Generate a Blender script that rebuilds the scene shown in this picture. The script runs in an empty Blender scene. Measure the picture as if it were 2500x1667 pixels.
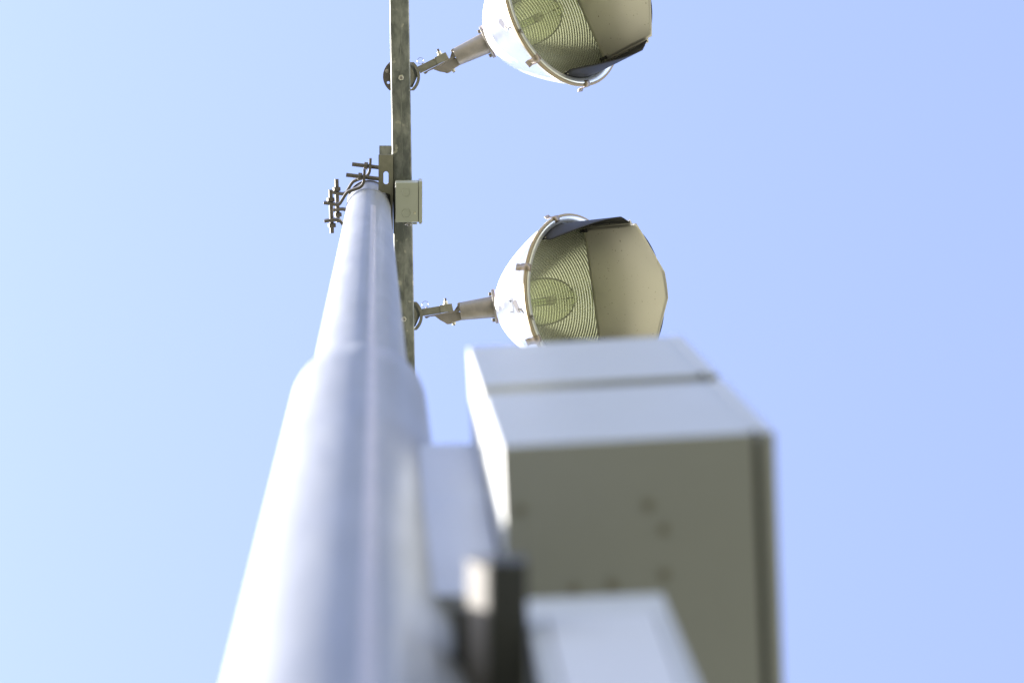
import bpy, math, random
import numpy as np
from mathutils import Vector, Matrix
from mathutils.geometry import tessellate_polygon

random.seed(4)
rad = math.radians
sc = bpy.context.scene
COL = sc.collection

# ------------------------------------------------------------------ camera
# The photographer stands at the foot of the pole and tilts the camera almost to the zenith.
EYE = 1.6                                   # camera height above the ground, metres
FPX, CX, CY = 6944.0, 1250.0, 833.5         # 100 mm lens on a 36 mm sensor, in photo pixels
ZEN = (935.0, -220.0)                       # where the pole's vertical vanishes in the photo
zc = np.array([ZEN[0] - CX, -(ZEN[1] - CY), -FPX]); zc /= np.linalg.norm(zc)
xc = np.array([1.0, 0, 0]); xc -= zc * (xc @ zc); xc /= np.linalg.norm(xc)
yc = np.cross(zc, xc)
ROT = np.array([xc, yc, zc])                # camera axes -> world axes
CAM = np.array([0.0, 0.0, EYE])

cam = bpy.data.cameras.new('camera')
cam.lens = 100; cam.sensor_width = 36; cam.clip_end = 5000; cam.clip_start = 0.05
cam.dof.use_dof = True
cam.dof.focus_distance = 10.7
cam.dof.aperture_fstop = 2.25
camo = bpy.data.objects.new('camera', cam); COL.objects.link(camo)
m4 = Matrix.Identity(4)
for i in range(3):
    for j in range(3):
        m4[i][j] = ROT[i][j]
m4.translation = Vector(CAM)
camo.matrix_world = m4
sc.camera = camo

# ------------------------------------------------------------------ sky, sun, exposure
SUN_AZ, SUN_EL = rad(-86.5), rad(38.0)      # azimuth from +Y, clockwise: the sun stands to the west (-X)
sdir = Vector((math.sin(SUN_AZ) * math.cos(SUN_EL), math.cos(SUN_AZ) * math.cos(SUN_EL), math.sin(SUN_EL)))
world = bpy.data.worlds.new('World'); sc.world = world; world.use_nodes = True
wn = world.node_tree; wn.nodes.clear()
wo = wn.nodes.new('ShaderNodeOutputWorld'); wb = wn.nodes.new('ShaderNodeBackground')
sky = wn.nodes.new('ShaderNodeTexSky'); sky.sky_type = 'NISHITA'; sky.sun_disc = False
sky.sun_elevation = SUN_EL; sky.sun_rotation = SUN_AZ
sky.altitude = 50; sky.air_density = 1.0; sky.dust_density = 0.35; sky.ozone_density = 1.5
hs = wn.nodes.new('ShaderNodeHueSaturation'); hs.inputs['Saturation'].default_value = 0.86
wb.inputs['Strength'].default_value = 0.092
wm = wn.nodes.new('ShaderNodeMix'); wm.data_type = 'RGBA'; wm.blend_type = 'MULTIPLY'; wm.inputs[0].default_value = 1.0
wm.inputs[7].default_value = (1.075, 0.978, 1.06, 1)          # the photo's slightly violet white balance
wn.links.new(sky.outputs[0], hs.inputs['Color']); wn.links.new(hs.outputs[0], wm.inputs[6]); wn.links.new(wm.outputs[2], wb.inputs[0]); wn.links.new(wb.outputs[0], wo.inputs[0])
sun = bpy.data.lights.new('sun', 'SUN'); sun.energy = 5.0; sun.angle = rad(0.53); sun.color = (1.0, 0.955, 0.88)
suno = bpy.data.objects.new('sun', sun); COL.objects.link(suno)
suno.rotation_euler = sdir.to_track_quat('Z', 'Y').to_euler(); suno.location = (-30, 0, 30)
sc.view_settings.view_transform = 'Standard'; sc.view_settings.look = 'None'
sc.view_settings.gamma = 1.0; sc.view_settings.use_curve_mapping = False
sc.view_settings.exposure = 2.42
sc.render.engine = 'CYCLES'
sc.cycles.use_denoising = True
sc.cycles.max_bounces = 10; sc.cycles.transparent_max_bounces = 16
sc.cycles.sample_clamp_indirect = 8.0
sc.cycles.caustics_reflective = True; sc.cycles.caustics_refractive = False

# ------------------------------------------------------------------ pixels -> directions
def ray(px, py):
    d = np.array([(px - CX) / FPX, -(py - CY) / FPX, -1.0]); return ROT @ d
def at_h(px, py, h):                        # point seen at the pixel, h metres above the camera
    d = ray(px, py); return CAM + d * (h / d[2])

# ------------------------------------------------------------------ materials
def mat(name, base, rough=0.5, metal=0.0, spec=0.5, var=0.0, var_scale=8.0, col2=None, bump=0.0, bump_scale=60.0,
        stretch=(1, 1, 1), speck=None, speck_scale=60.0, rvar=0.0, coords='Object', detail=5.0):
    m = bpy.data.materials.new(name); m.use_nodes = True
    nt = m.node_tree; b = nt.nodes['Principled BSDF']
    b.inputs['Base Color'].default_value = (*base, 1); b.inputs['Roughness'].default_value = rough
    b.inputs['Metallic'].default_value = metal; b.inputs['Specular IOR Level'].default_value = spec
    tc = nt.nodes.new('ShaderNodeTexCoord'); mp = nt.nodes.new('ShaderNodeMapping'); mp.inputs['Scale'].default_value = stretch
    nt.links.new(tc.outputs[coords], mp.inputs[0])
    col_out = None
    if col2 is not None:
        n = nt.nodes.new('ShaderNodeTexNoise'); n.inputs['Scale'].default_value = var_scale; n.inputs['Detail'].default_value = detail
        n.inputs['Roughness'].default_value = 0.6
        nt.links.new(mp.outputs[0], n.inputs['Vector'])
        r = nt.nodes.new('ShaderNodeValToRGB'); r.color_ramp.elements[0].position = 0.5 - 0.5 * max(0.05, 1 - var)
        r.color_ramp.elements[1].position = 0.5 + 0.5 * max(0.05, 1 - var)
        r.color_ramp.elements[0].color = (*base, 1); r.color_ramp.elements[1].color = (*col2, 1)
        nt.links.new(n.outputs[0], r.inputs[0]); col_out = r.outputs[0]
    if speck is not None:
        v = nt.nodes.new('ShaderNodeTexNoise'); v.inputs['Scale'].default_value = speck_scale; v.inputs['Detail'].default_value = 2
        nt.links.new(tc.outputs[coords], v.inputs['Vector'])
        rr = nt.nodes.new('ShaderNodeValToRGB'); rr.color_ramp.elements[0].position = 0.655 if speck_scale < 60 else 0.70; rr.color_ramp.elements[1].position = 0.70 if speck_scale < 60 else 0.73
        nt.links.new(v.outputs[0], rr.inputs[0])
        mx = nt.nodes.new('ShaderNodeMix'); mx.data_type = 'RGBA'
        nt.links.new(rr.outputs[0], mx.inputs[0])
        if col_out is not None: nt.links.new(col_out, mx.inputs[6])
        else: mx.inputs[6].default_value = (*base, 1)
        mx.inputs[7].default_value = (*speck, 1); col_out = mx.outputs[2]
    if col_out is not None: nt.links.new(col_out, b.inputs['Base Color'])
    if rvar > 0:
        n2 = nt.nodes.new('ShaderNodeTexNoise'); n2.inputs['Scale'].default_value = var_scale * 1.7; n2.inputs['Detail'].default_value = 4
        nt.links.new(mp.outputs[0], n2.inputs['Vector'])
        mr = nt.nodes.new('ShaderNodeMapRange'); mr.inputs[3].default_value = max(0.03, rough - rvar); mr.inputs[4].default_value = min(1, rough + rvar)
        nt.links.new(n2.outputs[0], mr.inputs[0]); nt.links.new(mr.outputs[0], b.inputs['Roughness'])
    if bump > 0:
        n3 = nt.nodes.new('ShaderNodeTexNoise'); n3.inputs['Scale'].default_value = bump_scale; n3.inputs['Detail'].default_value = 3
        nt.links.new(mp.outputs[0], n3.inputs['Vector'])
        bp = nt.nodes.new('ShaderNodeBump'); bp.inputs['Strength'].default_value = bump; bp.inputs['Distance'].default_value = 0.004
        nt.links.new(n3.outputs[0], bp.inputs['Height']); nt.links.new(bp.outputs[0], b.inputs['Normal'])
    return m

def thin_glass(name, tint, refl_rough=0.02, ior=1.5, haze=0.0, haze_col=(0.7, 0.75, 0.55)):
    m = bpy.data.materials.new(name); m.use_nodes = True
    nt = m.node_tree; nt.nodes.clear()
    o = nt.nodes.new('ShaderNodeOutputMaterial'); t = nt.nodes.new('ShaderNodeBsdfTransparent'); g = nt.nodes.new('ShaderNodeBsdfGlossy')
    f = nt.nodes.new('ShaderNodeFresnel'); mx = nt.nodes.new('ShaderNodeMixShader')
    t.inputs[0].default_value = (*tint, 1); g.inputs['Roughness'].default_value = refl_rough; f.inputs[0].default_value = ior
    nt.links.new(f.outputs[0], mx.inputs[0]); nt.links.new(g.outputs[0], mx.inputs[2])
    if haze > 0:
        d = nt.nodes.new('ShaderNodeBsdfDiffuse'); d.inputs[0].default_value = (*haze_col, 1)
        m2 = nt.nodes.new('ShaderNodeMixShader'); m2.inputs[0].default_value = haze
        nt.links.new(t.outputs[0], m2.inputs[1]); nt.links.new(d.outputs[0], m2.inputs[2]); nt.links.new(m2.outputs[0], mx.inputs[1])
    else:
        nt.links.new(t.outputs[0], mx.inputs[1])
    nt.links.new(mx.outputs[0], o.inputs[0])
    return m

MT = dict(
    pole=mat('galvanised_pole', (0.265, 0.27, 0.28), 0.40, 0.45, 0.3, col2=(0.345, 0.35, 0.36), var=0.5, var_scale=13, stretch=(1, 1, 0.16), rvar=0.10, bump=0.22, bump_scale=7),
    weld=mat('weld_steel', (0.47, 0.43, 0.43), 0.42, 0.4, col2=(0.36, 0.34, 0.345), var=0.4, var_scale=9),
    galv=mat('mottled_galvanised_steel', (0.108, 0.116, 0.108), 0.55, 0.35, col2=(0.238, 0.245, 0.222), var=0.78, var_scale=22, rvar=0.12, bump=0.05, speck=(0.33, 0.325, 0.275), speck_scale=30, stretch=(1.2, 0.6, 1)),
    bracket=mat('bracket_steel', (0.185, 0.18, 0.14), 0.5, 0.3, 0.3, col2=(0.27, 0.258, 0.205), var=0.5, var_scale=30, rvar=0.1),
    bolt=mat('bolt_steel', (0.085, 0.078, 0.07), 0.55, 0.3, 0.3, col2=(0.13, 0.115, 0.10), var=0.4, var_scale=60),
    zinc=mat('zinc_bolt', (0.70, 0.68, 0.55), 0.35, 0.6, col2=(0.55, 0.52, 0.42), var=0.4, var_scale=80),
    boxpaint=mat('beige_grey_box_paint', (0.345, 0.36, 0.315), 0.45, 0.0, col2=(0.37, 0.385, 0.34), var=0.3, var_scale=14),
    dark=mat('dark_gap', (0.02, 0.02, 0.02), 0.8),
    cast=mat('cast_aluminium', (0.19, 0.172, 0.155), 0.5, 0.35, 0.3, col2=(0.29, 0.26, 0.23), var=0.45, var_scale=34, rvar=0.08, bump=0.06, bump_scale=90),
    bowl=mat('polished_bowl_aluminium', (0.83, 0.84, 0.86), 0.33, 0.55, col2=(0.88, 0.89, 0.90), var=0.3, var_scale=7, rvar=0.04, bump=0.03, bump_scale=6),
    rim=mat('rim_aluminium', (0.72, 0.73, 0.74), 0.32, 0.7, col2=(0.62, 0.62, 0.62), var=0.4, var_scale=40),
    gasket=mat('tan_gasket_band', (0.34, 0.27, 0.18), 0.55, 0.2),
    redgasket=mat('brown_gasket', (0.20, 0.11, 0.10), 0.6),
    reflector=mat('spun_reflector', (0.95, 0.95, 0.88), 0.14, 1.0, col2=(0.92, 0.92, 0.85), var=0.3, var_scale=20),
    clip=mat('brown_spring_clip', (0.33, 0.27, 0.23), 0.4, 0.5),
    chain=mat('bright_chain_steel', (0.24, 0.22, 0.20), 0.3, 0.8),
    shell=mat('dark_grey_visor_paint', (0.022, 0.022, 0.026), 0.6, 0.0, 0.2, col2=(0.03, 0.03, 0.034), var=0.3, var_scale=30),
    panel=mat('brushed_visor_liner', (0.58, 0.545, 0.495), 0.38, 0.6, col2=(0.62, 0.585, 0.53), var=0.3, var_scale=5, speck=(0.24, 0.20, 0.14), speck_scale=130, rvar=0.05),
    sticker=mat('sticker_white', (0.72, 0.72, 0.74), 0.5),
    ink=mat('sticker_ink', (0.03, 0.03, 0.05), 0.6),
    encl=mat('grey_enclosure_paint', (0.33, 0.34, 0.335), 0.36, 0.0, 0.5, col2=(0.36, 0.37, 0.36), var=0.3, var_scale=6, rvar=0.06),
    frame=mat('grey_frame_paint', (0.40, 0.41, 0.41), 0.45, 0.0, 0.5),
    cover=mat('pale_cover_paint', (0.45, 0.455, 0.47), 0.45, 0.0, 0.5, col2=(0.48, 0.485, 0.50), var=0.3, var_scale=9),
    encldark=mat('enclosure_seal_rubber', (0.06, 0.06, 0.05), 0.7),
    stain=mat('rusty_screw', (0.26, 0.25, 0.20), 0.6, 0.3),
    pale=mat('pale_bracket_steel', (0.26, 0.28, 0.34), 0.42, 0.1, 0.5, col2=(0.29, 0.31, 0.37), var=0.3, var_scale=8),
    bar_and_shade=mat('dark_strut_and_shade', (0.060, 0.062, 0.058), 0.6, 0.0, 0.3, col2=(0.075, 0.075, 0.07), var=0.3, var_scale=14),  # strut's dark grey; also painted shade on the lower box and pole gap
    barside=mat('sunlit_strut_side', (0.15, 0.138, 0.128), 0.6, 0.0),  # lighter copy for the strut's side, sunlight put into the base colour
    ceramic=mat('lamp_ceramic', (0.75, 0.76, 0.62), 0.5),
    wire=mat('lamp_wire', (0.22, 0.21, 0.15), 0.4, 0.6),
    lens=thin_glass('lens_glass', (0.97, 0.99, 0.94), 0.03, haze=0.15, haze_col=(0.92, 0.95, 0.76)),  # pale haze in the glass, painted in to brighten the reflector's inside
    bulb=thin_glass('bulb_glass', (0.98, 1.0, 0.90), 0.04, 1.05, haze=0.20, haze_col=(0.95, 1.0, 0.74)),
    arc=thin_glass('arc_tube_quartz', (0.92, 0.96, 0.80), 0.05, 1.12, haze=0.2, haze_col=(0.95, 1.0, 0.8)),
)

MT['pole'].node_tree.nodes['Principled BSDF'].inputs['Specular Tint'].default_value = (0.48, 0.52, 0.62, 1)

# ------------------------------------------------------------------ mesh helpers
WLOC = {}
def link(name, verts, faces, material, parent=None, smooth=True, bevel=0.0, ang=35.0, bseg=2):
    V = np.array([np.array(v, float) for v in verts])
    c = (V.min(0) + V.max(0)) / 2
    me = bpy.data.meshes.new(name); me.from_pydata([tuple(v) for v in (V - c)], [], [tuple(f) for f in faces]); me.validate()
    import bmesh
    bm = bmesh.new(); bm.from_mesh(me); bmesh.ops.remove_doubles(bm, verts=bm.verts, dist=1e-6)
    bmesh.ops.recalc_face_normals(bm, faces=bm.faces); bm.to_mesh(me); bm.free()
    if isinstance(material, (list, tuple)):
        for m_ in material: me.materials.append(m_)
    else:
        me.materials.append(material)
    if smooth:
        me.polygons.foreach_set('use_smooth', [True] * len(me.polygons)); me.set_sharp_from_angle(angle=rad(ang))
    o = bpy.data.objects.new(name, me); COL.objects.link(o)
    w = Vector(c)
    if parent is not None:
        o.parent = parent; o.location = w - WLOC[parent.name]
    else:
        o.location = w
    WLOC[o.name] = w
    if bevel > 0:
        b = o.modifiers.new('bevel', 'BEVEL'); b.width = bevel; b.segments = bseg; b.limit_method = 'ANGLE'; b.angle_limit = rad(40)
    return o
def tag(o, label, cat, group=None):
    o['label'] = label; o['category'] = cat
    if group: o['group'] = group
    return o
def thing(name, loc, label, cat, group=None):
    o = bpy.data.objects.new(name, None); COL.objects.link(o); o.location = Vector(loc); o.empty_display_size = 0.1
    WLOC[o.name] = Vector(loc)
    return tag(o, label, cat, group)

class MB:
    """collects shapes into one mesh"""
    def __init__(s): s.v, s.f = [], []
    def add(s, v, f):
        n = len(s.v); s.v += [np.array(p, float) for p in v]; s.f += [tuple(i + n for i in q) for q in f]; return s
    def build(s, name, m, parent=None, **k): return link(name, s.v, s.f, m, parent, **k)

def prism(loop, off, holes=()):
    """loop of 3-D points swept by vector off, with holes"""
    loops = [list(map(np.array, loop))] + [list(map(np.array, h)) for h in holes]
    off = np.array(off, float); V, F = [], []
    flat = [p for l in loops for p in l]; n = len(flat)
    V = flat + [p + off for p in flat]
    if not holes:
        F.append(tuple(range(n))); F.append(tuple(range(2 * n - 1, n - 1, -1)))
    else:
        for t in tessellate_polygon([[Vector(p) for p in l] for l in loops]):
            F.append(tuple(t)); F.append(tuple(i + n for i in reversed(t)))
    k = 0
    for l in loops:
        m_ = len(l)
        for i in range(m_):
            a, b = k + i, k + (i + 1) % m_
            F.append((a, b, b + n, a + n))
        k += m_
    return V, F
def frame_of(ax):
    ax = np.array(ax, float); ax /= np.linalg.norm(ax)
    t = np.array([0, 0, 1.0]) if abs(ax[2]) < 0.9 else np.array([1.0, 0, 0])
    e1 = np.cross(ax, t); e1 /= np.linalg.norm(e1); return ax, e1, np.cross(ax, e1)
def cyl(p0, p1, r0, r1=None, n=20, rot=0.0, cap=True):
    r1 = r0 if r1 is None else r1
    p0, p1 = np.array(p0, float), np.array(p1, float); ax, e1, e2 = frame_of(p1 - p0)
    V = []
    for p, r in ((p0, r0), (p1, r1)):
        for i in range(n):
            a = rot + 2 * math.pi * i / n; V.append(p + r * (math.cos(a) * e1 + math.sin(a) * e2))
    F = [(i, (i + 1) % n, n + (i + 1) % n, n + i) for i in range(n)]
    if cap: F += [tuple(range(n))[::-1], tuple(range(n, 2 * n))]
    return V, F
def tubepath(pts, r, n=10, closed=False):
    pts = [np.array(p, float) for p in pts]; V, F = [], []; m_ = len(pts); prev = None
    for i, p in enumerate(pts):
        if closed: d = pts[(i + 1) % m_] - pts[i - 1]
        else: d = pts[min(i + 1, m_ - 1)] - pts[max(i - 1, 0)]
        d /= np.linalg.norm(d)
        if prev is None: _, e1, e2 = frame_of(d)
        else:
            e1 = prev - d * (prev @ d); e1 /= np.linalg.norm(e1); e2 = np.cross(d, e1)
        prev = e1
        for k in range(n):
            a = 2 * math.pi * k / n; V.append(p + r * (math.cos(a) * e1 + math.sin(a) * e2))
    for i in range(m_ if closed else m_ - 1):
        j = (i + 1) % m_
        for k in range(n):
            F.append((i * n + k, i * n + (k + 1) % n, j * n + (k + 1) % n, j * n + k))
    if not closed: F += [tuple(range(n))[::-1], tuple(range((m_ - 1) * n, m_ * n))]
    return V, F
def lathe(prof, org, ax, e1, e2, n=64, closed=False):
    """prof: list of (r, t)"""
    V, F = [], []; org = np.array(org, float)
    for r, t in prof:
        for i in range(n):
            a = 2 * math.pi * i / n; V.append(org + ax * t + r * (math.cos(a) * e1 + math.sin(a) * e2))
    m_ = len(prof)
    for j in range(m_ if closed else m_ - 1):
        q = (j + 1) % m_
        for i in range(n):
            F.append((j * n + i, j * n + (i + 1) % n, q * n + (i + 1) % n, q * n + i))
    return V, F
def obox(c, ex, ey, ez):
    """box from a corner and three edge vectors"""
    c, ex, ey, ez = (np.array(q, float) for q in (c, ex, ey, ez))
    V = [c + i * ex + j * ey + k * ez for k in (0, 1) for j in (0, 1) for i in (0, 1)]
    return V, [(0, 2, 3, 1), (4, 5, 7, 6), (0, 1, 5, 4), (2, 6, 7, 3), (0, 4, 6, 2), (1, 3, 7, 5)]
def ring_pts(c, e1, e2, r, n=20, a0=0.0, a1=2 * math.pi, endpoint=False):
    m_ = n if not endpoint else n - 1
    return [np.array(c) + r * (math.cos(a0 + (a1 - a0) * i / m_) * e1 + math.sin(a0 + (a1 - a0) * i / m_) * e2) for i in range(n)]
def nut(c, ax, r, ln, n=6, rot=0.2):
    ax = np.array(ax, float) / np.linalg.norm(ax); return cyl(np.array(c) - ax * ln / 2, np.array(c) + ax * ln / 2, r, n=n, rot=rot)
Z = np.array([0, 0, 1.0])

# ------------------------------------------------------------------ ground
gv = [(-2500, -2500, 0), (2500, -2500, 0), (2500, 2500, 0), (-2500, 2500, 0)]
gm = mat('dry_grass_ground', (0.142, 0.152, 0.088), 0.9, 0.0, 0.2, col2=(0.195, 0.178, 0.125), var=0.35, var_scale=0.35, coords='Object', detail=10, bump=0.4, bump_scale=30)
g = link('ground', gv, [(0, 1, 2, 3)], gm, smooth=False); g['kind'] = 'structure'

pm = mat('dark_bounce_pad', (0.018, 0.020, 0.0155), 0.85, 0.0, 0.3, col2=(0.026, 0.027, 0.021), var=0.3, var_scale=2.0, coords='Object', detail=10, bump=0.5, bump_scale=120)
pv = [(9.5 * math.cos(2 * math.pi * i / 72), 1 + 9.5 * math.sin(2 * math.pi * i / 72), 0.004) for i in range(72)]
g = link('unseen_dark_pad', pv, [tuple(range(72))], pm, smooth=False); g['kind'] = 'structure'  # unseen dark disc, added to lower the ground bounce near the pole

# ------------------------------------------------------------------ the pole
PX, PY = -0.0617, 1.1036                    # pole axis
ex, ey = np.array([1.0, 0, 0]), np.array([0, 1.0, 0])
pole = thing('light_pole', (PX, PY, 0), 'tall tapered silver galvanised steel pole carrying the floodlight crossarm', 'light pole')
def section(name, h0, r0, h1, r1, dx=0.0, n=96):
    o_ = (PX + dx, PY, EYE)
    prof = [(r0, h0), ]
    for k in range(1, 40): prof.append((r0 + (r1 - r0) * k / 40, h0 + (h1 - h0) * k / 40))
    prof += [(r1, h1 - 0.004), (r1 - 0.003, h1), (r1 - 0.008, h1), (r1 - 0.008, h1 - 0.12)]
    V, F = lathe(prof, o_, Z, ex, ey, n)
    return link(name, V, F, MT['pole'], pole, ang=40)
H_TOP, H_SEAM = 10.83, 10.5
def r_top(h): return 0.118 + (0.0815 - 0.118) * (h - 6.3) / (10.5 - 6.3)
V, F = lathe([(0.158, -EYE), (0.154, 3.0), (0.152, 3.915), (0.148, 3.93), (0.02, 3.935)], (PX + 0.040, PY, EYE), Z, ex, ey, 96); link('side_boss', V, F, MT['pole'], pole)
sec_mid = section('lower_section', -EYE, 0.2142, 6.28, 0.1515)
sec_top = section('top_section', 5.6, r_top(5.6), H_TOP, r_top(H_TOP))
# weld beads
prof = [(r_top(10.49) + 0.0005 + 0.0022 * math.sin(math.pi * k / 6), 10.485 + 0.012 * k / 6) for k in range(7)]
V, F = lathe(prof, (PX, PY, EYE), Z, ex, ey, 96); link('seam_ring', V, F, MT['pole'], sec_top)
def seam(h0, h1, rfun, azi, w, parent, nseg=60):
    V, F = [], []
    for i in range(nseg + 1):
        h = h0 + (h1 - h0) * i / nseg; r = rfun(h)
        for k in range(5):
            a = azi + (k - 2) / 2 * w / r; rr = r + 0.0003 + 0.0010 * (1 - ((k - 2) / 2) ** 2)
            V.append((PX + rr * math.sin(a), PY - rr * math.cos(a), EYE + h))
    for i in range(nseg):
        for k in range(4): F.append((i * 5 + k, i * 5 + k + 1, i * 5 + k + 6, i * 5 + k + 5))
    return link('weld_seam', V, F, MT['weld'], parent)
seam(6.28, 9.9, r_top, rad(14), 0.009, sec_top)
seam(-1.5, 6.276, lambda h: 0.1515 + (0.2142 - 0.1515) * (6.28 - h) / 7.88, rad(12), 0.010, sec_mid)
# top cap
prof = [(0.0, 0.0), (0.078, 0.0), (0.083, 0.006), (0.083, 0.03), (0.078, 0.04), (0.0, 0.05)]
V, F = lathe([(max(r, 1e-4), t) for r, t in prof], (PX, PY, EYE + H_TOP - 0.004), Z, ex, ey, 64); link('pole_cap', V, F, MT['bolt'], pole)

# ------------------------------------------------------------------ crossarm
HA = 10.60                                   # underside of the crossarm above the camera
def PXL(px, py, h=HA): return at_h(px, py, h)
a0, a1 = PXL(975 - 0.0165 * 420, -420), PXL(975 + 0.0165 * 985, 985)
adir = (a1 - a0) / np.linalg.norm(a1 - a0); aside = np.cross(Z, adir); aside *= np.sign(aside[0])
AW = 47.0 / 652.0
arm = thing('crossarm', (a0 + a1) / 2, 'mottled olive-grey galvanised square steel crossarm bolted beside the pole top', 'crossarm')
def rrect(w, h, r, n=5):
    out = []
    for cx_, cy_, s in ((w / 2 - r, h - r, 0), (-w / 2 + r, h - r, 90), (-w / 2 + r, r, 180), (w / 2 - r, r, 270)):
        for k in range(n + 1):
            a = rad(s + 90 * k / n); out.append((cx_ + r * math.cos(a), cy_ + r * math.sin(a)))
    return out
sect = rrect(AW, AW, 0.0065)
loop = [a0 + aside * x + Z * y for x, y in sect]
inner = [a0 + aside * x * 0.88 + Z * (y * 0.88 + AW * 0.06) for x, y in sect]
V, F = prism(loop, a1 - a0, [inner]); link('arm_tube', V, F, MT['galv'], arm, ang=30)
# tube's weld line along the underside
c0 = a0 + aside * AW * 0.02
V, F = obox(c0 - aside * 0.0012 - Z * 0.0006, aside * 0.0024, a1 - a0, Z * 0.001); link('weld_seam', V, F, MT['galv'], arm, smooth=False)

# ------------------------------------------------------------------ saddle channel between pole and crossarm
HB = HA - 0.03
chan = thing('mounting_channel', PXL(942, 440, HB), 'olive steel channel with oval slot holding the crossarm against the pole top', 'bracket')
out = [(924, 378), (959.5, 378), (959.5, 575), (955.5, 575), (953.2, 540), (953.2, 478), (951, 474), (946, 472.5), (935, 470.5), (924, 468)]
hole = [(942.3 + 6.2 * math.cos(t), 430 - 5 + 6.2 * math.sin(t)) for t in np.linspace(math.pi, 2 * math.pi, 9)] + \
       [(942.3 + 6.2 * math.cos(t), 441 + 3 + 6.2 * math.sin(t)) for t in np.linspace(0, math.pi, 9)]
V, F = prism([PXL(x, y, HB) for x, y in out], Z * 0.006, [[PXL(x, y, HB) for x, y in hole]]); link('bottom_flange', V, F, MT['bracket'], chan, ang=30)
w0, w1 = PXL(956.5, 378.5, HB), PXL(956.5, 574, HB)
V, F = obox(w0 + Z * 0.006, w1 - w0, np.array([0.0045, 0, 0]), Z * 0.26); link('web', V, F, MT['bracket'], chan)
HT = HB + 0.27
V, F = prism([PXL(926, 356, HT), PXL(958.5, 356, HT), PXL(958.5, 415, HT), PXL(926, 415, HT)], Z * 0.006); link('top_flange', V, F, MT['galv'], chan)

V, F = prism([PXL(x, y, HB + 0.12) for x, y in ((938, 462), (955, 462), (955, 512), (948, 500), (940, 485))], Z * 0.005); link('channel_shade_plate', V, F, MT['dark'], chan)  # near-black sheet stands in for the shade inside the channel

# ------------------------------------------------------------------ pole clamps (two, one above the other)
def clamp(h, ox, oy, k, label, ysgn=1):
    """k scales the traced outline, h its height above the camera; the traced points are photo pixels at the lower clamp"""
    def Q(zx, zy, dh=0.0):
        x, y = 780 + zx / 7.84, 380 + zy / 7.84
        return at_h(x + ox, y + oy, h + dh)
    t = thing('pole_clamp', Q(330, 950), label, 'pole clamp', 'steel strap clamps round the pole top')
    def strap(path, thick, wid, name):
        P = [Q(*p) for p in path]; L, Rr = [], []
        for i, p in enumerate(P):
            d = P[min(i + 1, len(P) - 1)] - P[max(i - 1, 0)]; d /= np.linalg.norm(d); s = np.cross(Z, d)
            L.append(p + s * thick / 2); Rr.append(p - s * thick / 2)
        V, F = [], []
        n = len(P)
        for i in range(n): V += [L[i], Rr[i], Rr[i] + Z * wid, L[i] + Z * wid]
        for i in range(n - 1):
            for k_ in range(4): F.append((4 * i + k_, 4 * i + (k_ + 1) % 4, 4 * i + 4 + (k_ + 1) % 4, 4 * i + 4 + k_))
        F += [(0, 1, 2, 3), (4 * n - 4, 4 * n - 1, 4 * n - 2, 4 * n - 3)]
        return link(name, V, F, MT['bolt'], t, bevel=0.0012, ang=50)
    def smoothpath(pts, n=8):
        P = np.array(pts, float); out_ = []
        for i in range(len(P) - 1):
            p0, p1, p2, p3 = P[max(i - 1, 0)], P[i], P[i + 1], P[min(i + 2, len(P) - 1)]
            for j in range(n):
                s = j / n
                out_.append(0.5 * ((2 * p1) + (-p0 + p2) * s + (2 * p0 - 5 * p1 + 4 * p2 - p3) * s * s + (-p0 + 3 * p1 - 3 * p2 + p3) * s ** 3))
        return out_ + [P[-1]]
    near = smoothpath([(80, 912), (170, 922), (250, 936), (330, 946), (390, 925), (440, 850), (490, 765), (540, 708), (620, 672), (700, 645), (775, 612), (830, 555), (852, 470), (858, 370), (862, 270)])
    strap(near, 0.0100, 0.045, 'near_strap')
    far = smoothpath([(90, 1265), (190, 1250), (280, 1240), (370, 1246), (430, 1300), (500, 1400), (600, 1480), (750, 1530), (900, 1525), (1040, 1450), (1100, 1330), (1115, 1200)])
    strap(far, 0.0100, 0.045, 'far_strap')
    hm = 0.0225
    r_ = 0.0078
    def rod(p, q, nuts):
        A_, B_ = Q(*p, hm), Q(*q, hm)
        V, F = cyl(A_, B_, r_, n=14); b = link('threaded_rod', V, F, MT['bolt'], t)
        for nz in nuts:
            V, F = nut(Q(*nz, hm), B_ - A_, 0.0150, 0.0150); link('nut', V, F, MT['bolt'], b, bevel=0.0012)
    rod((510, 370), (1140, 447), [(775, 403)])
    rod((213, 655), (240, 1482), [(217, 845), (240, 1335)])
    return t
clamp(10.515, 0, 0, 1, 'lower steel strap clamp with threaded rods near the seam of the pole top')
# the upper clamp sits about 0.3 m higher: its outline, read from the photo, is shifted and a little smaller
clamp(10.795, 14.5, -26, 0.97, 'upper steel strap clamp with threaded rods close under the pole cap')

# ------------------------------------------------------------------ junction box on the crossarm
HJ = 10.50
jb = thing('junction_box', PXL(993, 495, HJ), 'small beige-grey metal junction box with two round knockouts hung under the crossarm', 'junction box')
def quad_prism(x0, y0, x1, y1, h, dz, name, m_, parent, bevel=0.0008):
    V, F = prism([at_h(x0, y0, h), at_h(x1, y0, h), at_h(x1, y1, h), at_h(x0, y1, h)], Z * dz); return link(name, V, F, m_, parent, bevel=bevel)
body = quad_prism(965.5, 446, 1021.3, 542.8, HJ, 0.098, 'box_body', MT['boxpaint'], jb, 0.0015)
lid = quad_prism(1022.6, 443.2, 1031.2, 544, HJ - 0.002, 0.11, 'lid', MT['boxpaint'], jb, 0.0012)
quad_prism(1020.9, 447, 1022.9, 542, HJ + 0.004, 0.09, 'gasket', MT['dark'], jb, 0)
quad_prism(963.3, 458, 966, 535, HJ + 0.01, 0.08, 'back_gap', MT['dark'], jb, 0)
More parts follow.
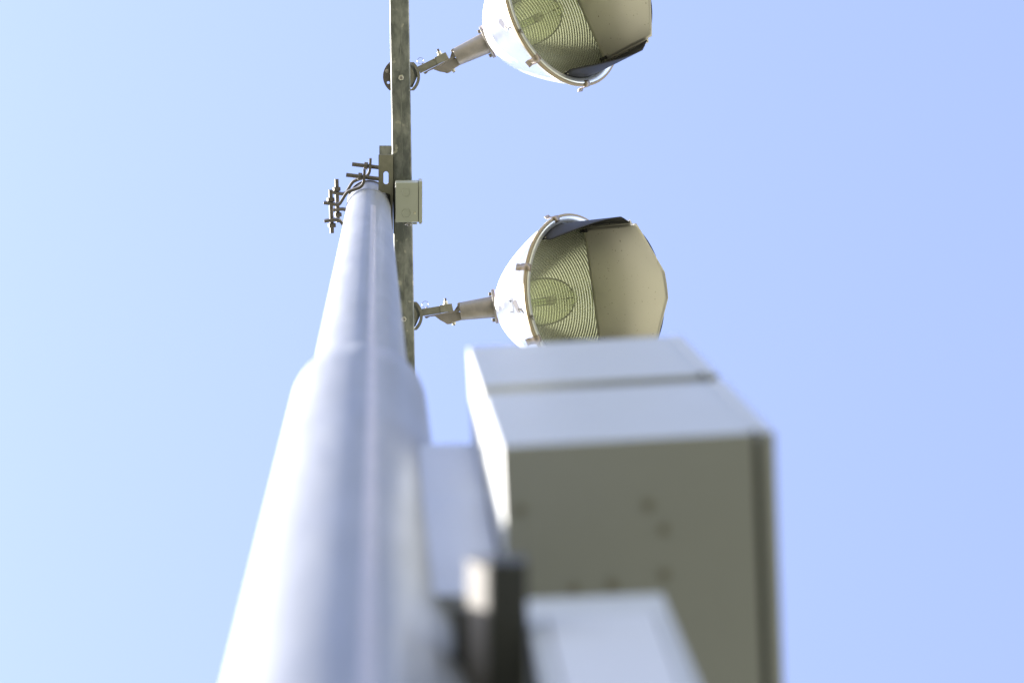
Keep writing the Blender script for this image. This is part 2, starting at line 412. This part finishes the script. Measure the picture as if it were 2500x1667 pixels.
for cx_, cy_ in ((992.0, 469.0), (992.6, 520.5)):
    c = at_h(cx_, cy_, HJ); mb = MB()
    prof = [(0.0172, -0.0001), (0.0164, -0.0022), (0.0150, -0.0022), (0.0142, -0.0001)]
    V, F = lathe(prof, c, Z, ex, ey, 40); link('knockout', V, F, MT['boxpaint'], body)
c = at_h(1013, 520.5, HJ)
V, F = lathe([(0.0045, 0.0), (0.0042, -0.0016), (0.0022, -0.0022), (0.0014, -0.0008), (0.0001, -0.0006)], c, Z, ex, ey, 20); link('screw', V, F, MT['zinc'], body)
quad_prism(1007, 544.5, 1018.5, 548.3, HJ + 0.01, 0.02, 'hasp', MT['boxpaint'], jb)
quad_prism(1023.5, 544.6, 1029.5, 547, HJ + 0.0, 0.03, 'hasp', MT['boxpaint'], jb)
c = at_h(998.3, 549.3, HJ + 0.0)
V, F = tubepath(ring_pts(c, ex, np.array([0, 0.8, 0.6]), 0.0062, 20), 0.0016, 8, True); link('seal_ring', V, F, MT['chain'], jb)
V, F = tubepath([at_h(989, 549, HJ - 0.01), at_h(992, 547.2, HJ - 0.005), at_h(996, 544.5, HJ + 0.003)], 0.0016, 8); link('seal_wire', V, F, MT['chain'], jb)

# ------------------------------------------------------------------ floodlights
TH = rad(39.0); ST, CT = math.sin(TH), math.cos(TH)
R0 = 196.0; AC = 186.6; TR = AC / CT; T0 = 24.0
def floodlight(fx, fy, ang, bc, pivot, label, sticker=False):
    d = ray(fx, fy); hO = HA + 0.105
    O = CAM + d * (hO / d[2]); depth = hO / d[2]; K = depth / FPX
    E = -d / np.linalg.norm(d)
    right, up = ROT[:, 0], ROT[:, 1]
    A = math.cos(ang) * right + math.sin(ang) * up; A = A - E * (A @ E); A /= np.linalg.norm(A)
    B = np.cross(A, E); B = B if (B @ up) < 0 else -B
    Nn = CT * A + ST * E; Vv = ST * A - CT * E; U = B
    def L(a, b, e=0.0): return O + K * (a * A + b * B + e * E)
    C0 = O + K * bc * B                                      # bowl axis origin
    def W(u, v, t): return C0 + K * (u * U + v * Vv + (TR + t) * Nn)
    def bowl_r(t): return R0 * math.sqrt(max(t - T0, 0) / (TR - T0))
    fl = thing('floodlight', L(0, 0), label, 'floodlight', 'floodlights on the crossarm')
    # --- bowl
    ts = [34 + (TR - 34) * (k / 40) ** 1.3 for k in range(41)]
    prof = [(bowl_r(t) * K, t * K) for t in ts] + [((R0 + 3) * K, (TR + 1) * K), ((R0 + 3) * K, (TR + 4) * K), ((R0 - 2) * K, (TR + 4) * K), ((R0 - 3) * K, TR * K)]
    prof += [((bowl_r(t) - 3) * K, t * K) for t in ts[::-1]]
    V, F = lathe(prof, C0, Nn, U, Vv, 128, closed=True)
    bowl = link('reflector_bowl', V, F, MT['bowl'], fl)
    # neck between the arm's flange and the bowl
    V, F = [], []
    n = 64
    for s in range(5):
        q = s / 4
        for i in range(n):
            a_ = 2 * math.pi * i / n; c_, s_ = math.cos(a_), math.sin(a_)
            p = L(-1, 0) + K * 42 * (c_ * U + s_ * np.cross(A, U))
            sgn = 1.0 if np.dot(np.cross(A, U), Vv) > 0 else -1.0
            r_ = C0 + K * (34.5 * Nn + 43 * (c_ * U + sgn * s_ * Vv))
            V.append(p * (1 - q) + r_ * q)
    for s in range(4):
        for i in range(n): F.append((s * n + i, s * n + (i + 1) % n, s * n + n + (i + 1) % n, s * n + n + i))
    link('neck', V, F, MT['bowl'], fl)
    # --- spun inside with stepped rings
    prof = []; nr = 38
    for k in range(nr):
        f0, f1 = (k / nr), ((k + 1) / nr)
        t_a = 40 + (TR - 46) * f0 ** 1.12; t_b = 40 + (TR - 46) * f1 ** 1.12
        ra, rb = bowl_r(t_a) - 6, bowl_r(t_b) - 6
        for j in range(4):
            q = j / 4; s = 4 * q * (1 - q)
            prof.append(((ra + (rb - ra) * q - 1.48 * s) * K, (t_a + (t_b - t_a) * q + 0.66 * s) * K))
    prof.append(((bowl_r(TR - 6) - 6) * K, (TR - 6) * K))
    V, F = lathe(prof, C0, Nn, U, Vv, 120); refl = link('spun_reflector', V, F, MT['reflector'], fl, ang=70)
    # --- rim
    V, F = lathe([((R0 + q) * K, (TR + t) * K) for q, t in ((1, 4), (4, 5), (5, 8), (3, 11), (-1, 11), (-2, 6))], C0, Nn, U, Vv, 128, closed=True)
    link('rim_band', V, F, MT['gasket'], fl)
    V, F = lathe([((R0 + q) * K, (TR + t) * K) for q, t in ((-1.5, 6), (-1.5, 12.5), (-4, 14), (-11, 13), (-15.5, 10), (-15.5, 4), (-9, 5))], C0, Nn, U, Vv, 128, closed=True)
    rim = link('lens_ring', V, F, MT['rim'], fl)
    V, F = lathe([(1e-4, (TR + 5) * K), ((R0 - 14) * K, (TR + 5) * K)], C0, Nn, U, Vv, 96); link('lens', V, F, MT['lens'], fl)
    RI = R0 - 17
    # --- spring clips
    for kk in range(7):
        ph = rad(25.7 + 51.43 * kk)
        cu, cv = math.sin(ph), -math.cos(ph)
        rdir = cu * U + cv * Vv; tdir = np.cross(Nn, rdir)
        pts = [(R0 - 9, 14.5), (R0 - 3, 15), (R0 + 6, 13), (R0 + 6.5, 4), (R0 + 5, -9), (R0 + 11, -15)]
        V, F = [], []
        for r_, t_ in pts:
            base = C0 + K * ((TR + t_) * Nn + r_ * rdir)
            for w in (-8.5, 8.5): V += [base + K * w * tdir]
        for i in range(len(pts) - 1): F.append((2 * i, 2 * i + 1, 2 * i + 3, 2 * i + 2))
        o = link('spring_clip', V, F, MT['clip'], rim, ang=60)
        sm = o.modifiers.new('thick', 'SOLIDIFY'); sm.thickness = 1.6 * K; sm.offset = 1
    # --- lamp
    def lat(prof_, name, m_, par, n=48):
        V, F = lathe([(max(r, 0.05) * K, t * K) for r, t in prof_], C0, Nn, U, Vv, n); return link(name, V, F, m_, par, ang=60)
    bp = [(17, 36), (18, 60)]
    for k in range(1, 26):
        a_ = math.pi * (k / 26) * 0.90 + 0.28
        bp.append((16 + 42 * math.sin(min(a_, math.pi)) ** 0.9 if a_ < math.pi else 16, 140 - 82 * math.cos(min(a_, math.pi))))
    bp = [p for p in bp if p[1] < 214] + [(20, 217), (18.5, 224), (17.5, 234), (14, 240), (7, 243), (0.1, 243.6)]
    lamp = lat(bp, 'lamp_bulb', MT['bulb'], fl)
    lat([(8, 84), (9.5, 90), (9.5, 158), (7, 166), (0.1, 168)], 'arc_tube', MT['arc'], lamp, 24)
    lat([(10.5, 162), (10.5, 176), (3, 178)], 'end_cap', MT['ceramic'], lamp, 24)
    lat([(20, 30), (20, 52), (12, 58)], 'socket', MT['ceramic'], lamp, 32)
    for s in (-1, 1):
        pts = [C0 + K * (t * Nn + s * r * Vv) for t, r in ((58, 13), (120, 14), (200, 14), (226, 12))]
        V, F = tubepath(pts, 0.55 * K, 6); link('support_wire', V, F, MT['wire'], lamp)
    for t in (178, 196):
        V, F = tubepath([C0 + K * (t * Nn + s * 14 * Vv) for s in (-1, 1)], 0.5 * K, 6); link('cross_wire', V, F, MT['wire'], lamp)
    for s, rr in ((-1, 9), (1, 8)):
        V, F = nut(C0 + K * (228 * Nn + s * rr * Vv), Nn, 2.4 * K, 3 * K); link('getter', V, F, MT['wire'], lamp)
    # --- visor shell
    RS0, RS1 = RI + 0.0, RI - 7.0
    def fmax(t):
        xs, ys = (0, 36, 70, 108, 150, 200), (125, 127, 121, 113, 101, 95)
        return rad(float(np.interp(t, xs, ys)))
    def tend(q):
        q = abs(q)
        return float(np.interp(q, (0, 0.66, 0.78, 0.90, 0.96, 1.0), (139, 140, 150, 166, 166, 150)))
    nq, nt_ = 72, 26; V, F = [], []
    for i in range(nq + 1):
        q = -1 + 2 * i / nq
        for j in range(nt_ + 1):
            t = 6 + (tend(q) - 6) * j / nt_; ph = q * fmax(t); r_ = RS0 + (RS1 - RS0) * t / 195
            V.append(W(r_ * math.sin(ph), r_ * math.cos(ph), t))
    for i in range(nq):
        for j in range(nt_): F.append((i * (nt_ + 1) + j, (i + 1) * (nt_ + 1) + j, (i + 1) * (nt_ + 1) + j + 1, i * (nt_ + 1) + j + 1))
    shell = link('visor_shell', V, F, MT['shell'], fl, ang=60)
    sm = shell.modifiers.new('thick', 'SOLIDIFY'); sm.thickness = 1.4 * K; sm.offset = 0
    # --- visor liner panel
    HW = 160.0
    def afront(u): return float(np.interp(abs(u), (0, 32, 138, 160), (405, 404, 364, 355)))
    nu, ns = 40, 22; V, F = [], []
    def PV(u, s):
        v1 = 59 + 15; t1 = (afront(u) - AC - v1 * ST) / CT
        v = 59 + 15 * s ** 1.6 - 3 * math.sin(math.pi * s) ; t = 11 + (t1 - 11) * s
        return v, t
    for i in range(nu + 1):
        u = -HW + 2 * HW * i / nu
        for j in range(ns + 1):
            s = j / ns; v, t = PV(u, s); V.append(W(u * (1 - 0.035 * s), v, t))
    for i in range(nu):
        for j in range(ns): F.append((i * (ns + 1) + j, (i + 1) * (ns + 1) + j, (i + 1) * (ns + 1) + j + 1, i * (ns + 1) + j + 1))
    panel = link('visor_liner', V, F, MT['panel'], shell, ang=60)
    sm = panel.modifiers.new('thick', 'SOLIDIFY'); sm.thickness = 1.2 * K; sm.offset = 0
    for sd in (-1, 1):
        V, F = [], []
        for j in range(ns + 1):
            s = j / ns * 0.93; v, t = PV(HW, s); tp = 1 - 0.035 * s
            for du, dv in ((0.0, 0.0), (2, 1.5), (10, 4)):
                V.append(W(sd * (HW + du) * tp, v + dv, t - (du * 0.8 if j == ns else 0)))
        for j in range(ns):
            for k in range(2): F.append((3 * j + k, 3 * j + k + 1, 3 * j + k + 4, 3 * j + k + 3))
        fo = link('liner_flange', V, F, MT['panel'], shell, ang=60)
        sm = fo.modifiers.new('thick', 'SOLIDIFY'); sm.thickness = 1.2 * K; sm.offset = 0
        for s in (0.13, 0.52, 0.88):
            v, t = PV(HW, s); c = W(sd * (HW + 6) * (1 - 0.035 * s), v + 2.6, t)
            V, F = cyl(c - Vv * K * 1.4, c + Vv * K * 1.2, 1.5 * K, n=10); link('liner_screw', V, F, MT['bolt'], shell)
        # bracket tabs that hold the shell at the rim
        c = W(sd * RI * 0.80, -RI * 0.58, 13)
        V, F = obox(c, K * 9 * (0.55 * Vv * -1 - 0.8 * sd * U) * -1, K * 3.2 * Nn, K * 2.5 * (0.8 * Vv - 0.55 * sd * U)); link('visor_tab', V, F, MT['zinc'], shell)
        c = W(sd * (RI - 8) * 0.93, 48, 8)
        V, F = obox(c, K * -8 * sd * U, K * 14 * Nn, K * 10 * Vv); link('visor_bracket', V, F, MT['dark'], shell)
    # --- flange and tapered arm
    def disc(a_0, a_1, r_, name, m_, par, n=48, bev=0.001):
        V, F = cyl(L(a_0, 0), L(a_1, 0), r_ * K, n=n); return link(name, V, F, m_, par, bevel=bev)
    flg = disc(-8.5, -2.5, 42, 'flange', MT['cast'], fl)
    disc(-2.6, -0.5, 42.6, 'flange_gasket', MT['redgasket'], fl)
    V, F = cyl(L(-90, 1), L(-8, 1), 22 * K, 26.5 * K, n=48); armo = link('fixture_arm', V, F, MT['cast'], fl, bevel=0.002)
    for b_ in (-31, 33):
        V, F = obox(L(-15.5, b_ - 4.5, -5), K * 7.5 * A, K * 9 * B, K * 10 * E); link('flange_lug', V, F, MT['cast'], flg, bevel=0.001)
    # --- knuckle
    po = [(-153, 3.5), (-150, 7), (-141, 16), (-131, 23), (-126, 28), (-117, 28.5), (-111, 24.5), (-99, 24), (-86, 22), (-84, 4), (-95, 1.5), (-120, 0.5)]
    V, F = prism([L(a, b, 10) for a, b in po], -E * K * 24); kn = link('knuckle', V, F, MT['cast'], fl, bevel=0.0025)
    po = [(-170, 1.0), (-120, -1.5), (-96, -4), (-88, -8), (-85, -4), (-93, 1.5), (-120, 3.0), (-152, 4.5), (-170, 3.2)]
    V, F = prism([L(a, b, 12) for a, b in po], -E * K * 22); link('knuckle_plate', V, F, MT['cast'], fl, bevel=0.001)
    po = [(-178, 1), (-176, 6), (-172.5, 6.8), (-163, 3), (-160, 1.2)]
    V, F = prism([L(a, b, 8) for a, b in po], -E * K * 12); link('stop_tab', V, F, MT['cast'], fl)
    # gusset and cut end of the arm
    po = [(-106, -1), (-92, -17), (-89, -2)]
    V, F = prism([L(a, b, 6) for a, b in po], -E * K * 3); link('gusset', V, F, MT['cast'], fl)
    V, F = prism([L(a, b, 12) for a, b in ((-95, -19), (-88, -22), (-85, -1), (-91, -1))], -E * K * 20); link('arm_end', V, F, MT['cast'], fl, bevel=0.0015)
    # lug that swings on the crossarm
    V, F = prism([L(a, b, 9) for a, b in ((-185, -18), (-137, -19), (-137, -1), (-185, 0))], -E * K * 18); lug = link('swivel_lug', V, F, MT['bracket'], fl, bevel=0.0012)
    V, F = prism([L(a, b, 11) for a, b in ((-138, -20.5), (-107.5, -21), (-106.5, -2), (-138, -1.5))], -E * K * 22); link('lug_head', V, F, MT['bracket'], fl, bevel=0.0012)
    for a_, b0_, b1_ in ((-122, -20.5, -36), (-109, 22, 33)):
        V, F = cyl(L(a_, b0_), L(a_, b1_), 2.8 * K, n=12); st = link('stud', V, F, MT['bolt'], fl)
        s_ = np.sign(b1_ - b0_)
        V, F = nut(L(a_, b0_ + s_ * 5.5), B, 5.2 * K, 7 * K); link('nut', V, F, MT['zinc'], st, bevel=0.0008)
        V, F = cyl(L(a_, b0_ + s_ * 0.2), L(a_, b0_ + s_ * 1.8), 7 * K, n=20); link('washer', V, F, MT['zinc'], st)
    e_a, e_b = (A * 1.0), (B * 0.98 + E * 0.2)
    V, F = tubepath(ring_pts(L(-172, -27.5, 2), e_a, e_b, 7.8 * K, 36), 0.55 * K, 6, True); link('cotter_ring', V, F, MT['chain'], fl)
    V, F = cyl(L(-170, -21, 2), L(-170, -16, 2), 1.6 * K, n=8); link('cotter_pin', V, F, MT['chain'], fl)
    # --- aiming disc on the crossarm
    hp = HA + AW + 0.002
    pc = at_h(pivot[0], pivot[1], HA)[:2]; pc = np.array([pc[0], pc[1], EYE + hp])
    kx = (HA + 0.08) / 10.6 * K
    k_ = K
    def clipped(r_, half, n_=48, z=0.0):
        out_ = []
        a_l = math.asin(half / r_)
        for s0 in (0, math.pi):
            for i in range(n_ // 2 + 1):
                a_ = s0 - a_l + 2 * a_l * i / (n_ // 2); out_.append(pc + np.array([r_ * k_ * math.cos(a_), r_ * k_ * math.sin(a_), z]))
        return out_
    # left half plate with a hole, and a rivet
    half = 34.5; r_ = 44; a_l = math.asin(half / r_)
    lp = [pc + np.array([r_ * k_ * math.cos(a_), r_ * k_ * math.sin(a_), 0.004]) for a_ in np.linspace(math.pi - a_l, math.pi + a_l, 30)]
    lp += [pc + np.array([-8 * k_, -half * k_, 0.004]), pc + np.array([-8 * k_, half * k_, 0.004])]
    hc = pc + np.array([-31 * k_, 15 * k_, 0.004])
    V, F = prism(lp, Z * 0.006, [ring_pts(hc, ex, ey, 3.5 * k_, 18)]); ap = link('aiming_plate', V, F, MT['bolt'], fl, ang=30)
    rc = pc + np.array([-33.5 * k_, -13.5 * k_, 0.004])
    V, F = lathe([(5 * k_, 0.0), (4.6 * k_, -0.002), (2.5 * k_, -0.0036), (1e-4, -0.004)], rc, Z, ex, ey, 20); link('rivet', V, F, MT['cast'], ap)
    # right: outer ring segment, inner disc, lug root
    ro, ri_ = 46.5, 39.5
    for_a = np.linspace(-math.asin(34.5 / ro), math.asin(34.5 / ro), 30)
    seg = [pc + np.array([ro * k_ * math.cos(a_), ro * k_ * math.sin(a_), 0.002]) for a_ in for_a] + \
          [pc + np.array([20 * k_, 34.5 * k_, 0.002]), pc + np.array([20 * k_, 31 * k_, 0.002])] + \
          [pc + np.array([ri_ * k_ * math.cos(a_), ri_ * k_ * math.sin(a_), 0.002]) for a_ in np.linspace(math.asin(31 / ri_), -math.asin(31 / ri_), 30)] + \
          [pc + np.array([20 * k_, -31 * k_, 0.002]), pc + np.array([20 * k_, -34.5 * k_, 0.002])]
    V, F = prism(seg, Z * 0.012); link('aiming_ring', V, F, MT['bracket'], fl, ang=30)
    seg = [pc + np.array([32.5 * k_ * math.cos(a_), 32.5 * k_ * math.sin(a_), 0.006]) for a_ in np.linspace(-1.2, 1.2, 24)]
    V, F = prism(seg, Z * 0.008); link('aiming_disc', V, F, MT['bracket'], fl, ang=30)
    seg = [pc + np.array([x * k_, y * k_, 0.013]) for x, y in ((22, -31), (30, -27), (36, -18), (39.6, -6), (40, 0), (28, 27), (22, 27))]
    V, F = prism(seg, Z * 0.03); link('disc_web', V, F, MT['galv'], fl)
    # pivot bolt through the crossarm
    c = at_h(pivot[0], pivot[1], HA)
    V, F = cyl(c - Z * 0.0025, c - Z * 0.0002, 8.0 * k_, n=28); wsh = link('pivot_washer', V, F, MT['galv'], fl)
    V, F = nut(c - Z * 0.0065, Z, 6.6 * k_, 0.009, rot=0.35); link('pivot_nut', V, F, MT['zinc'], fl, bevel=0.001)
    V, F = cyl(c - Z * 0.016, c + Z * (AW + 0.03), 3.6 * k_, n=18); link('pivot_bolt', V, F, MT['cast'], fl, bevel=0.0012)
    # --- safety chain latch on the bowl, near side
    def on_bowl(a, b, lift=1.0):
        b = b - bc
        best = None
        for t in np.linspace(34, TR, 400):
            r_ = bowl_r(t) + lift
            if abs(b) < r_:
                v = -math.sqrt(r_ * r_ - b * b); e_ = abs(t * CT + v * ST - a)
                if best is None or e_ < best[0]: best = (e_, t, v, r_)
        _, t, v, r_ = best
        return C0 + K * (b * U + v * Vv + t * Nn), (b * U + v * Vv) / r_
    ca, cb = (66, 14) if sticker else (62, -14)
    p0, n0 = on_bowl(44, cb - 16, 1.5); p1, _ = on_bowl(50, cb + 4, 1.5)
    tl = (p1 - p0); tl /= np.linalg.norm(tl); side = np.cross(n0, tl)
    out_ = [p0 + K * (6 * math.cos(a_) * side - 6 * math.sin(a_) * tl) for a_ in np.linspace(0, math.pi, 9)] + \
           [p1 + K * (6 * math.cos(a_) * side - 6 * math.sin(a_) * tl) for a_ in np.linspace(math.pi, 2 * math.pi, 9)]
    V, F = prism(out_, n0 * K * 1.5); latch = link('latch_tab', V, F, MT['chain'], bowl)
    q0, _ = on_bowl(50, cb, 4); ph = (cb + 22 - bc) / R0
    q1 = C0 + K * ((TR + 12) * Nn + (R0 - 6) * (math.sin(ph) * U - math.cos(ph) * Vv))
    q1 = q1 + E * K * 4
    nl = 6
    for i in range(nl):
        f = (i + 0.5) / nl; c = q0 * (1 - f) + q1 * f + E * K * 2.0
        dd = (q1 - q0) / np.linalg.norm(q1 - q0); s1 = np.cross(dd, E); s1 /= np.linalg.norm(s1)
        w = s1 if i % 2 == 0 else (0.35 * s1 + 0.94 * E)
        pts = [c + K * (4.2 * math.cos(a_) * dd + 2.3 * math.sin(a_) * w) for a_ in np.linspace(0, 2 * math.pi, 15)[:-1]]
        V, F = tubepath(pts, 1.15 * K, 6, True); link('chain_link', V, F, MT['chain'], latch)
    V, F = tubepath([q1 - U * K * 1 + E * K * 1, q1 + U * K * 4 + E * K * 3, q1 + U * K * 9 + A * K * 3], 1.2 * K, 6); link('chain_hook', V, F, MT['chain'], latch)
    V, F = nut(q1 + E * K * 1, E, 3.6 * K, 5 * K); link('chain_bolt', V, F, MT['chain'], latch)
    if sticker:
        p, nn = on_bowl(33, 5, 1.0); pu, _ = on_bowl(33, -14, 1.0); pd, _ = on_bowl(33, 24, 1.0)
        V, F = [], []
        for j in range(9):
            b_ = -16 + 40 * j / 8
            for a_ in (28.5, 38): V.append(on_bowl(a_, b_, 0.8)[0])
        for j in range(8): F.append((2 * j, 2 * j + 1, 2 * j + 3, 2 * j + 2))
        st = link('number_sticker', V, F, MT['sticker'], bowl)
        for ch, b_ in (('1', 21.5), ('4', -4)):
            cu = bpy.data.curves.new('text', 'FONT'); cu.body = ch; cu.size = 1.0; cu.align_x = 'LEFT'
            to = bpy.data.objects.new('text', cu); COL.objects.link(to)
            dg = bpy.context.evaluated_depsgraph_get(); me = bpy.data.meshes.new_from_object(to.evaluated_get(dg))
            vs = [v.co.copy() for v in me.vertices]; fs = [tuple(p_.vertices) for p_ in me.polygons]
            bpy.data.objects.remove(to); bpy.data.curves.remove(cu); bpy.data.meshes.remove(me)
            S = 10.5                              # letter height in photo pixels; the text reads upwards
            V = [on_bowl(37.0 - S * 0.72 + v.y * 0 + (0 if False else 0) + S * 0.72 * 0 - 0, 0)[0] * 0 + on_bowl(37.2 - (0.72 - v.y) * 0 - v.y * -0 - (1 - 0) * 0 + (-(v.y) * S) * 1.0, b_ - v.x * S, 1.6)[0] for v in vs]
            link('sticker_digit', V, fs, MT['ink'], st, smooth=False)
    return fl
floodlight(1194, 101, rad(25.2), -1, (979.4, 190.2), 'round white floodlight without a number sticker, on the crossarm end away from the enclosures', False)
floodlight(1212.5, 747, rad(7.8), 5, (986, 778.7), 'round white floodlight with numbered sticker, its visor partly behind the grey ballast enclosure', True)

# ------------------------------------------------------------------ ballast enclosures on the pole
hb = 4.2
bl, br = at_h(1221, 1090, hb), at_h(1893, 1052, hb)
UPV = np.array([-0.0108, 0.030, 1.0])
xw = br - bl; wid = np.linalg.norm(xw); xd = xw / wid; yd = np.cross(Z, xd)
UPV = UPV / np.linalg.norm(UPV)
DEP = 0.62
def enclosure(z0, z1, label, shrink=0.0):
    o0 = bl + UPV * z0; hgt = z1 - z0
    t = thing('ballast_enclosure', o0 + xd * wid / 2 + yd * DEP / 2, label, 'electrical enclosure', 'enclosures stacked beside the pole')
    bw = wid - 0.034
    V, F = obox(o0, xd * bw, yd * DEP, UPV * hgt); b = link('enclosure_body', V, F, MT['encl'], t, bevel=0.004, bseg=3)
    V, F = obox(o0 + xd * (bw - 0.006) + yd * 0.014 + UPV * 0.010, xd * 0.022, yd * (DEP - 0.028), UPV * 0.04); link('door_seal', V, F, MT['encldark'], t, smooth=False)
    V, F = obox(o0 + xd * (bw - 0.002) + yd * 0.0015 + UPV * 0.034, xd * 0.016, yd * (DEP - 0.003), UPV * (hgt - 0.036)); link('door_return', V, F, MT['encl'], t, smooth=False)
    V, F = obox(o0 + xd * (bw + 0.012), xd * 0.022, yd * DEP, UPV * hgt); link('door', V, F, MT['encl'], t, bevel=0.004, bseg=3)
    return t, b, o0
e1_, b1_, o1 = enclosure(0.0, 0.575, 'lower grey metal ballast enclosure with its flat underside full in view')
enclosure(0.665, 1.225, 'upper grey metal ballast enclosure standing above the other one')
for px, py, r_ in ((1582, 1232, .0085), (1620, 1292, .0078), (1622, 1403, .0085), (1270, 1245, .008), (1402, 1440, .0085), (1495, 1428, .009)):
    p = at_h(px, py, hb - 0.0005)
    V, F = cyl(p - Z * 0.002, p + Z * 0.003, r_, n=20); link('plug', V, F, MT['stain'], b1_)

# pole-side bracket that carries the enclosures
br0 = np.array([0.04, 0.985, EYE + 4.00]); 
tr = at_h(1140, 1088, 5.20)
brk = thing('enclosure_bracket', (0.1, 1.03, EYE + 4.0), 'pale grey steel bracket plate between the pole and the enclosures', 'bracket')
h_b, h_t = 4.08, 5.27
V, F = [], []
p_rt, p_rb = at_h(1149, 1088, h_t), at_h(1192, 1477, h_b)
V, F = prism([np.array([0.060, 0.995, EYE + h_b]), np.array([0.1725, 0.995, EYE + h_b]), np.array([0.1725, 1.20, EYE + h_b]), np.array([0.060, 1.20, EYE + h_b])], Z * (h_t - h_b))
link('bracket_plate', V, F, MT['pale'], brk, bevel=0.003)

# dark strut under the enclosure
hs_ = 3.68
strut = thing('mounting_strut', at_h(1240, 1500, hs_), 'dark grey steel strut with pale sunlit side below the enclosure', 'strut')
p0, p1 = at_h(1192, 1374, hs_), at_h(1288, 1370, hs_)
ylen = np.array([0.0, 0.62, 0.0])
w_ = p1[0] - p0[0]
V, F = obox(p0, np.array([w_, 0, 0]), ylen, Z * 0.05); link('strut_bar', V, F, MT['bar_and_shade'], strut, bevel=0.002)
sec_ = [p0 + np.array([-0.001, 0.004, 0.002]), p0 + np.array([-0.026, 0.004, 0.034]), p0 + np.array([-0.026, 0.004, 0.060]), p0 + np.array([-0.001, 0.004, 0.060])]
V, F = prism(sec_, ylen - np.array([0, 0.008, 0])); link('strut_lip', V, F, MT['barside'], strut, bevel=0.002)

V, F = prism([np.array([0.088, 0.93, EYE + hs_ + 0.055]), np.array([p0[0] - 0.004, 0.93, EYE + hs_ + 0.055]), np.array([p0[0] - 0.004, 1.32, EYE + hs_ + 0.055]), np.array([0.088, 1.32, EYE + hs_ + 0.055])], Z * 0.012)
link('strut_gap_shade', V, F, MT['bar_and_shade'], strut, bevel=0.002)  # added dark sheet, stands in for the shaded gap between pole and strut

# lower box
hl_t = 3.86
tl_, trr = at_h(1282, 1462, hl_t), at_h(1618, 1447, hl_t)
HLB = 0.95
lx = trr - tl_; lw = np.linalg.norm(lx); lxd = lx / lw; lyd = np.cross(Z, lxd)
dbx = thing('disconnect_box', tl_ + lxd * lw / 2 - Z * HLB, 'pale grey box with a framed cover below the strut and enclosure', 'electrical box')
o0 = tl_ - Z * HLB
V, F = obox(o0 + lyd * 0.015 + lxd * 0.001, lxd * (lw - 0.002), lyd * 0.20, Z * HLB); link('box_body', V, F, MT['bar_and_shade'], dbx, bevel=0.004)  # dark body colour stands in for shade on the box's left face
fw = 0.022
mb = MB()
outer = [o0, o0 + lxd * lw, o0 + lxd * lw + Z * HLB, o0 + Z * HLB]
ib = 0.020; it = 0.10
inn = [o0 + lxd * ib + Z * 0.06, o0 + lxd * (lw - ib) + Z * 0.06, o0 + lxd * (lw - ib) + Z * (HLB - it), o0 + lxd * ib + Z * (HLB - it)]
V, F = prism(outer, lyd * 0.014, [inn]); link('cover_frame', V, F, MT['frame'], dbx, bevel=0.003)
V, F = obox(o0 + lxd * (ib + 0.003) + Z * 0.064 - lyd * 0.004, lxd * (lw - 2 * ib - 0.006), lyd * 0.017, Z * (HLB - it - 0.064 - 0.014)); link('cover_panel', V, F, MT['cover'], dbx, bevel=0.003)
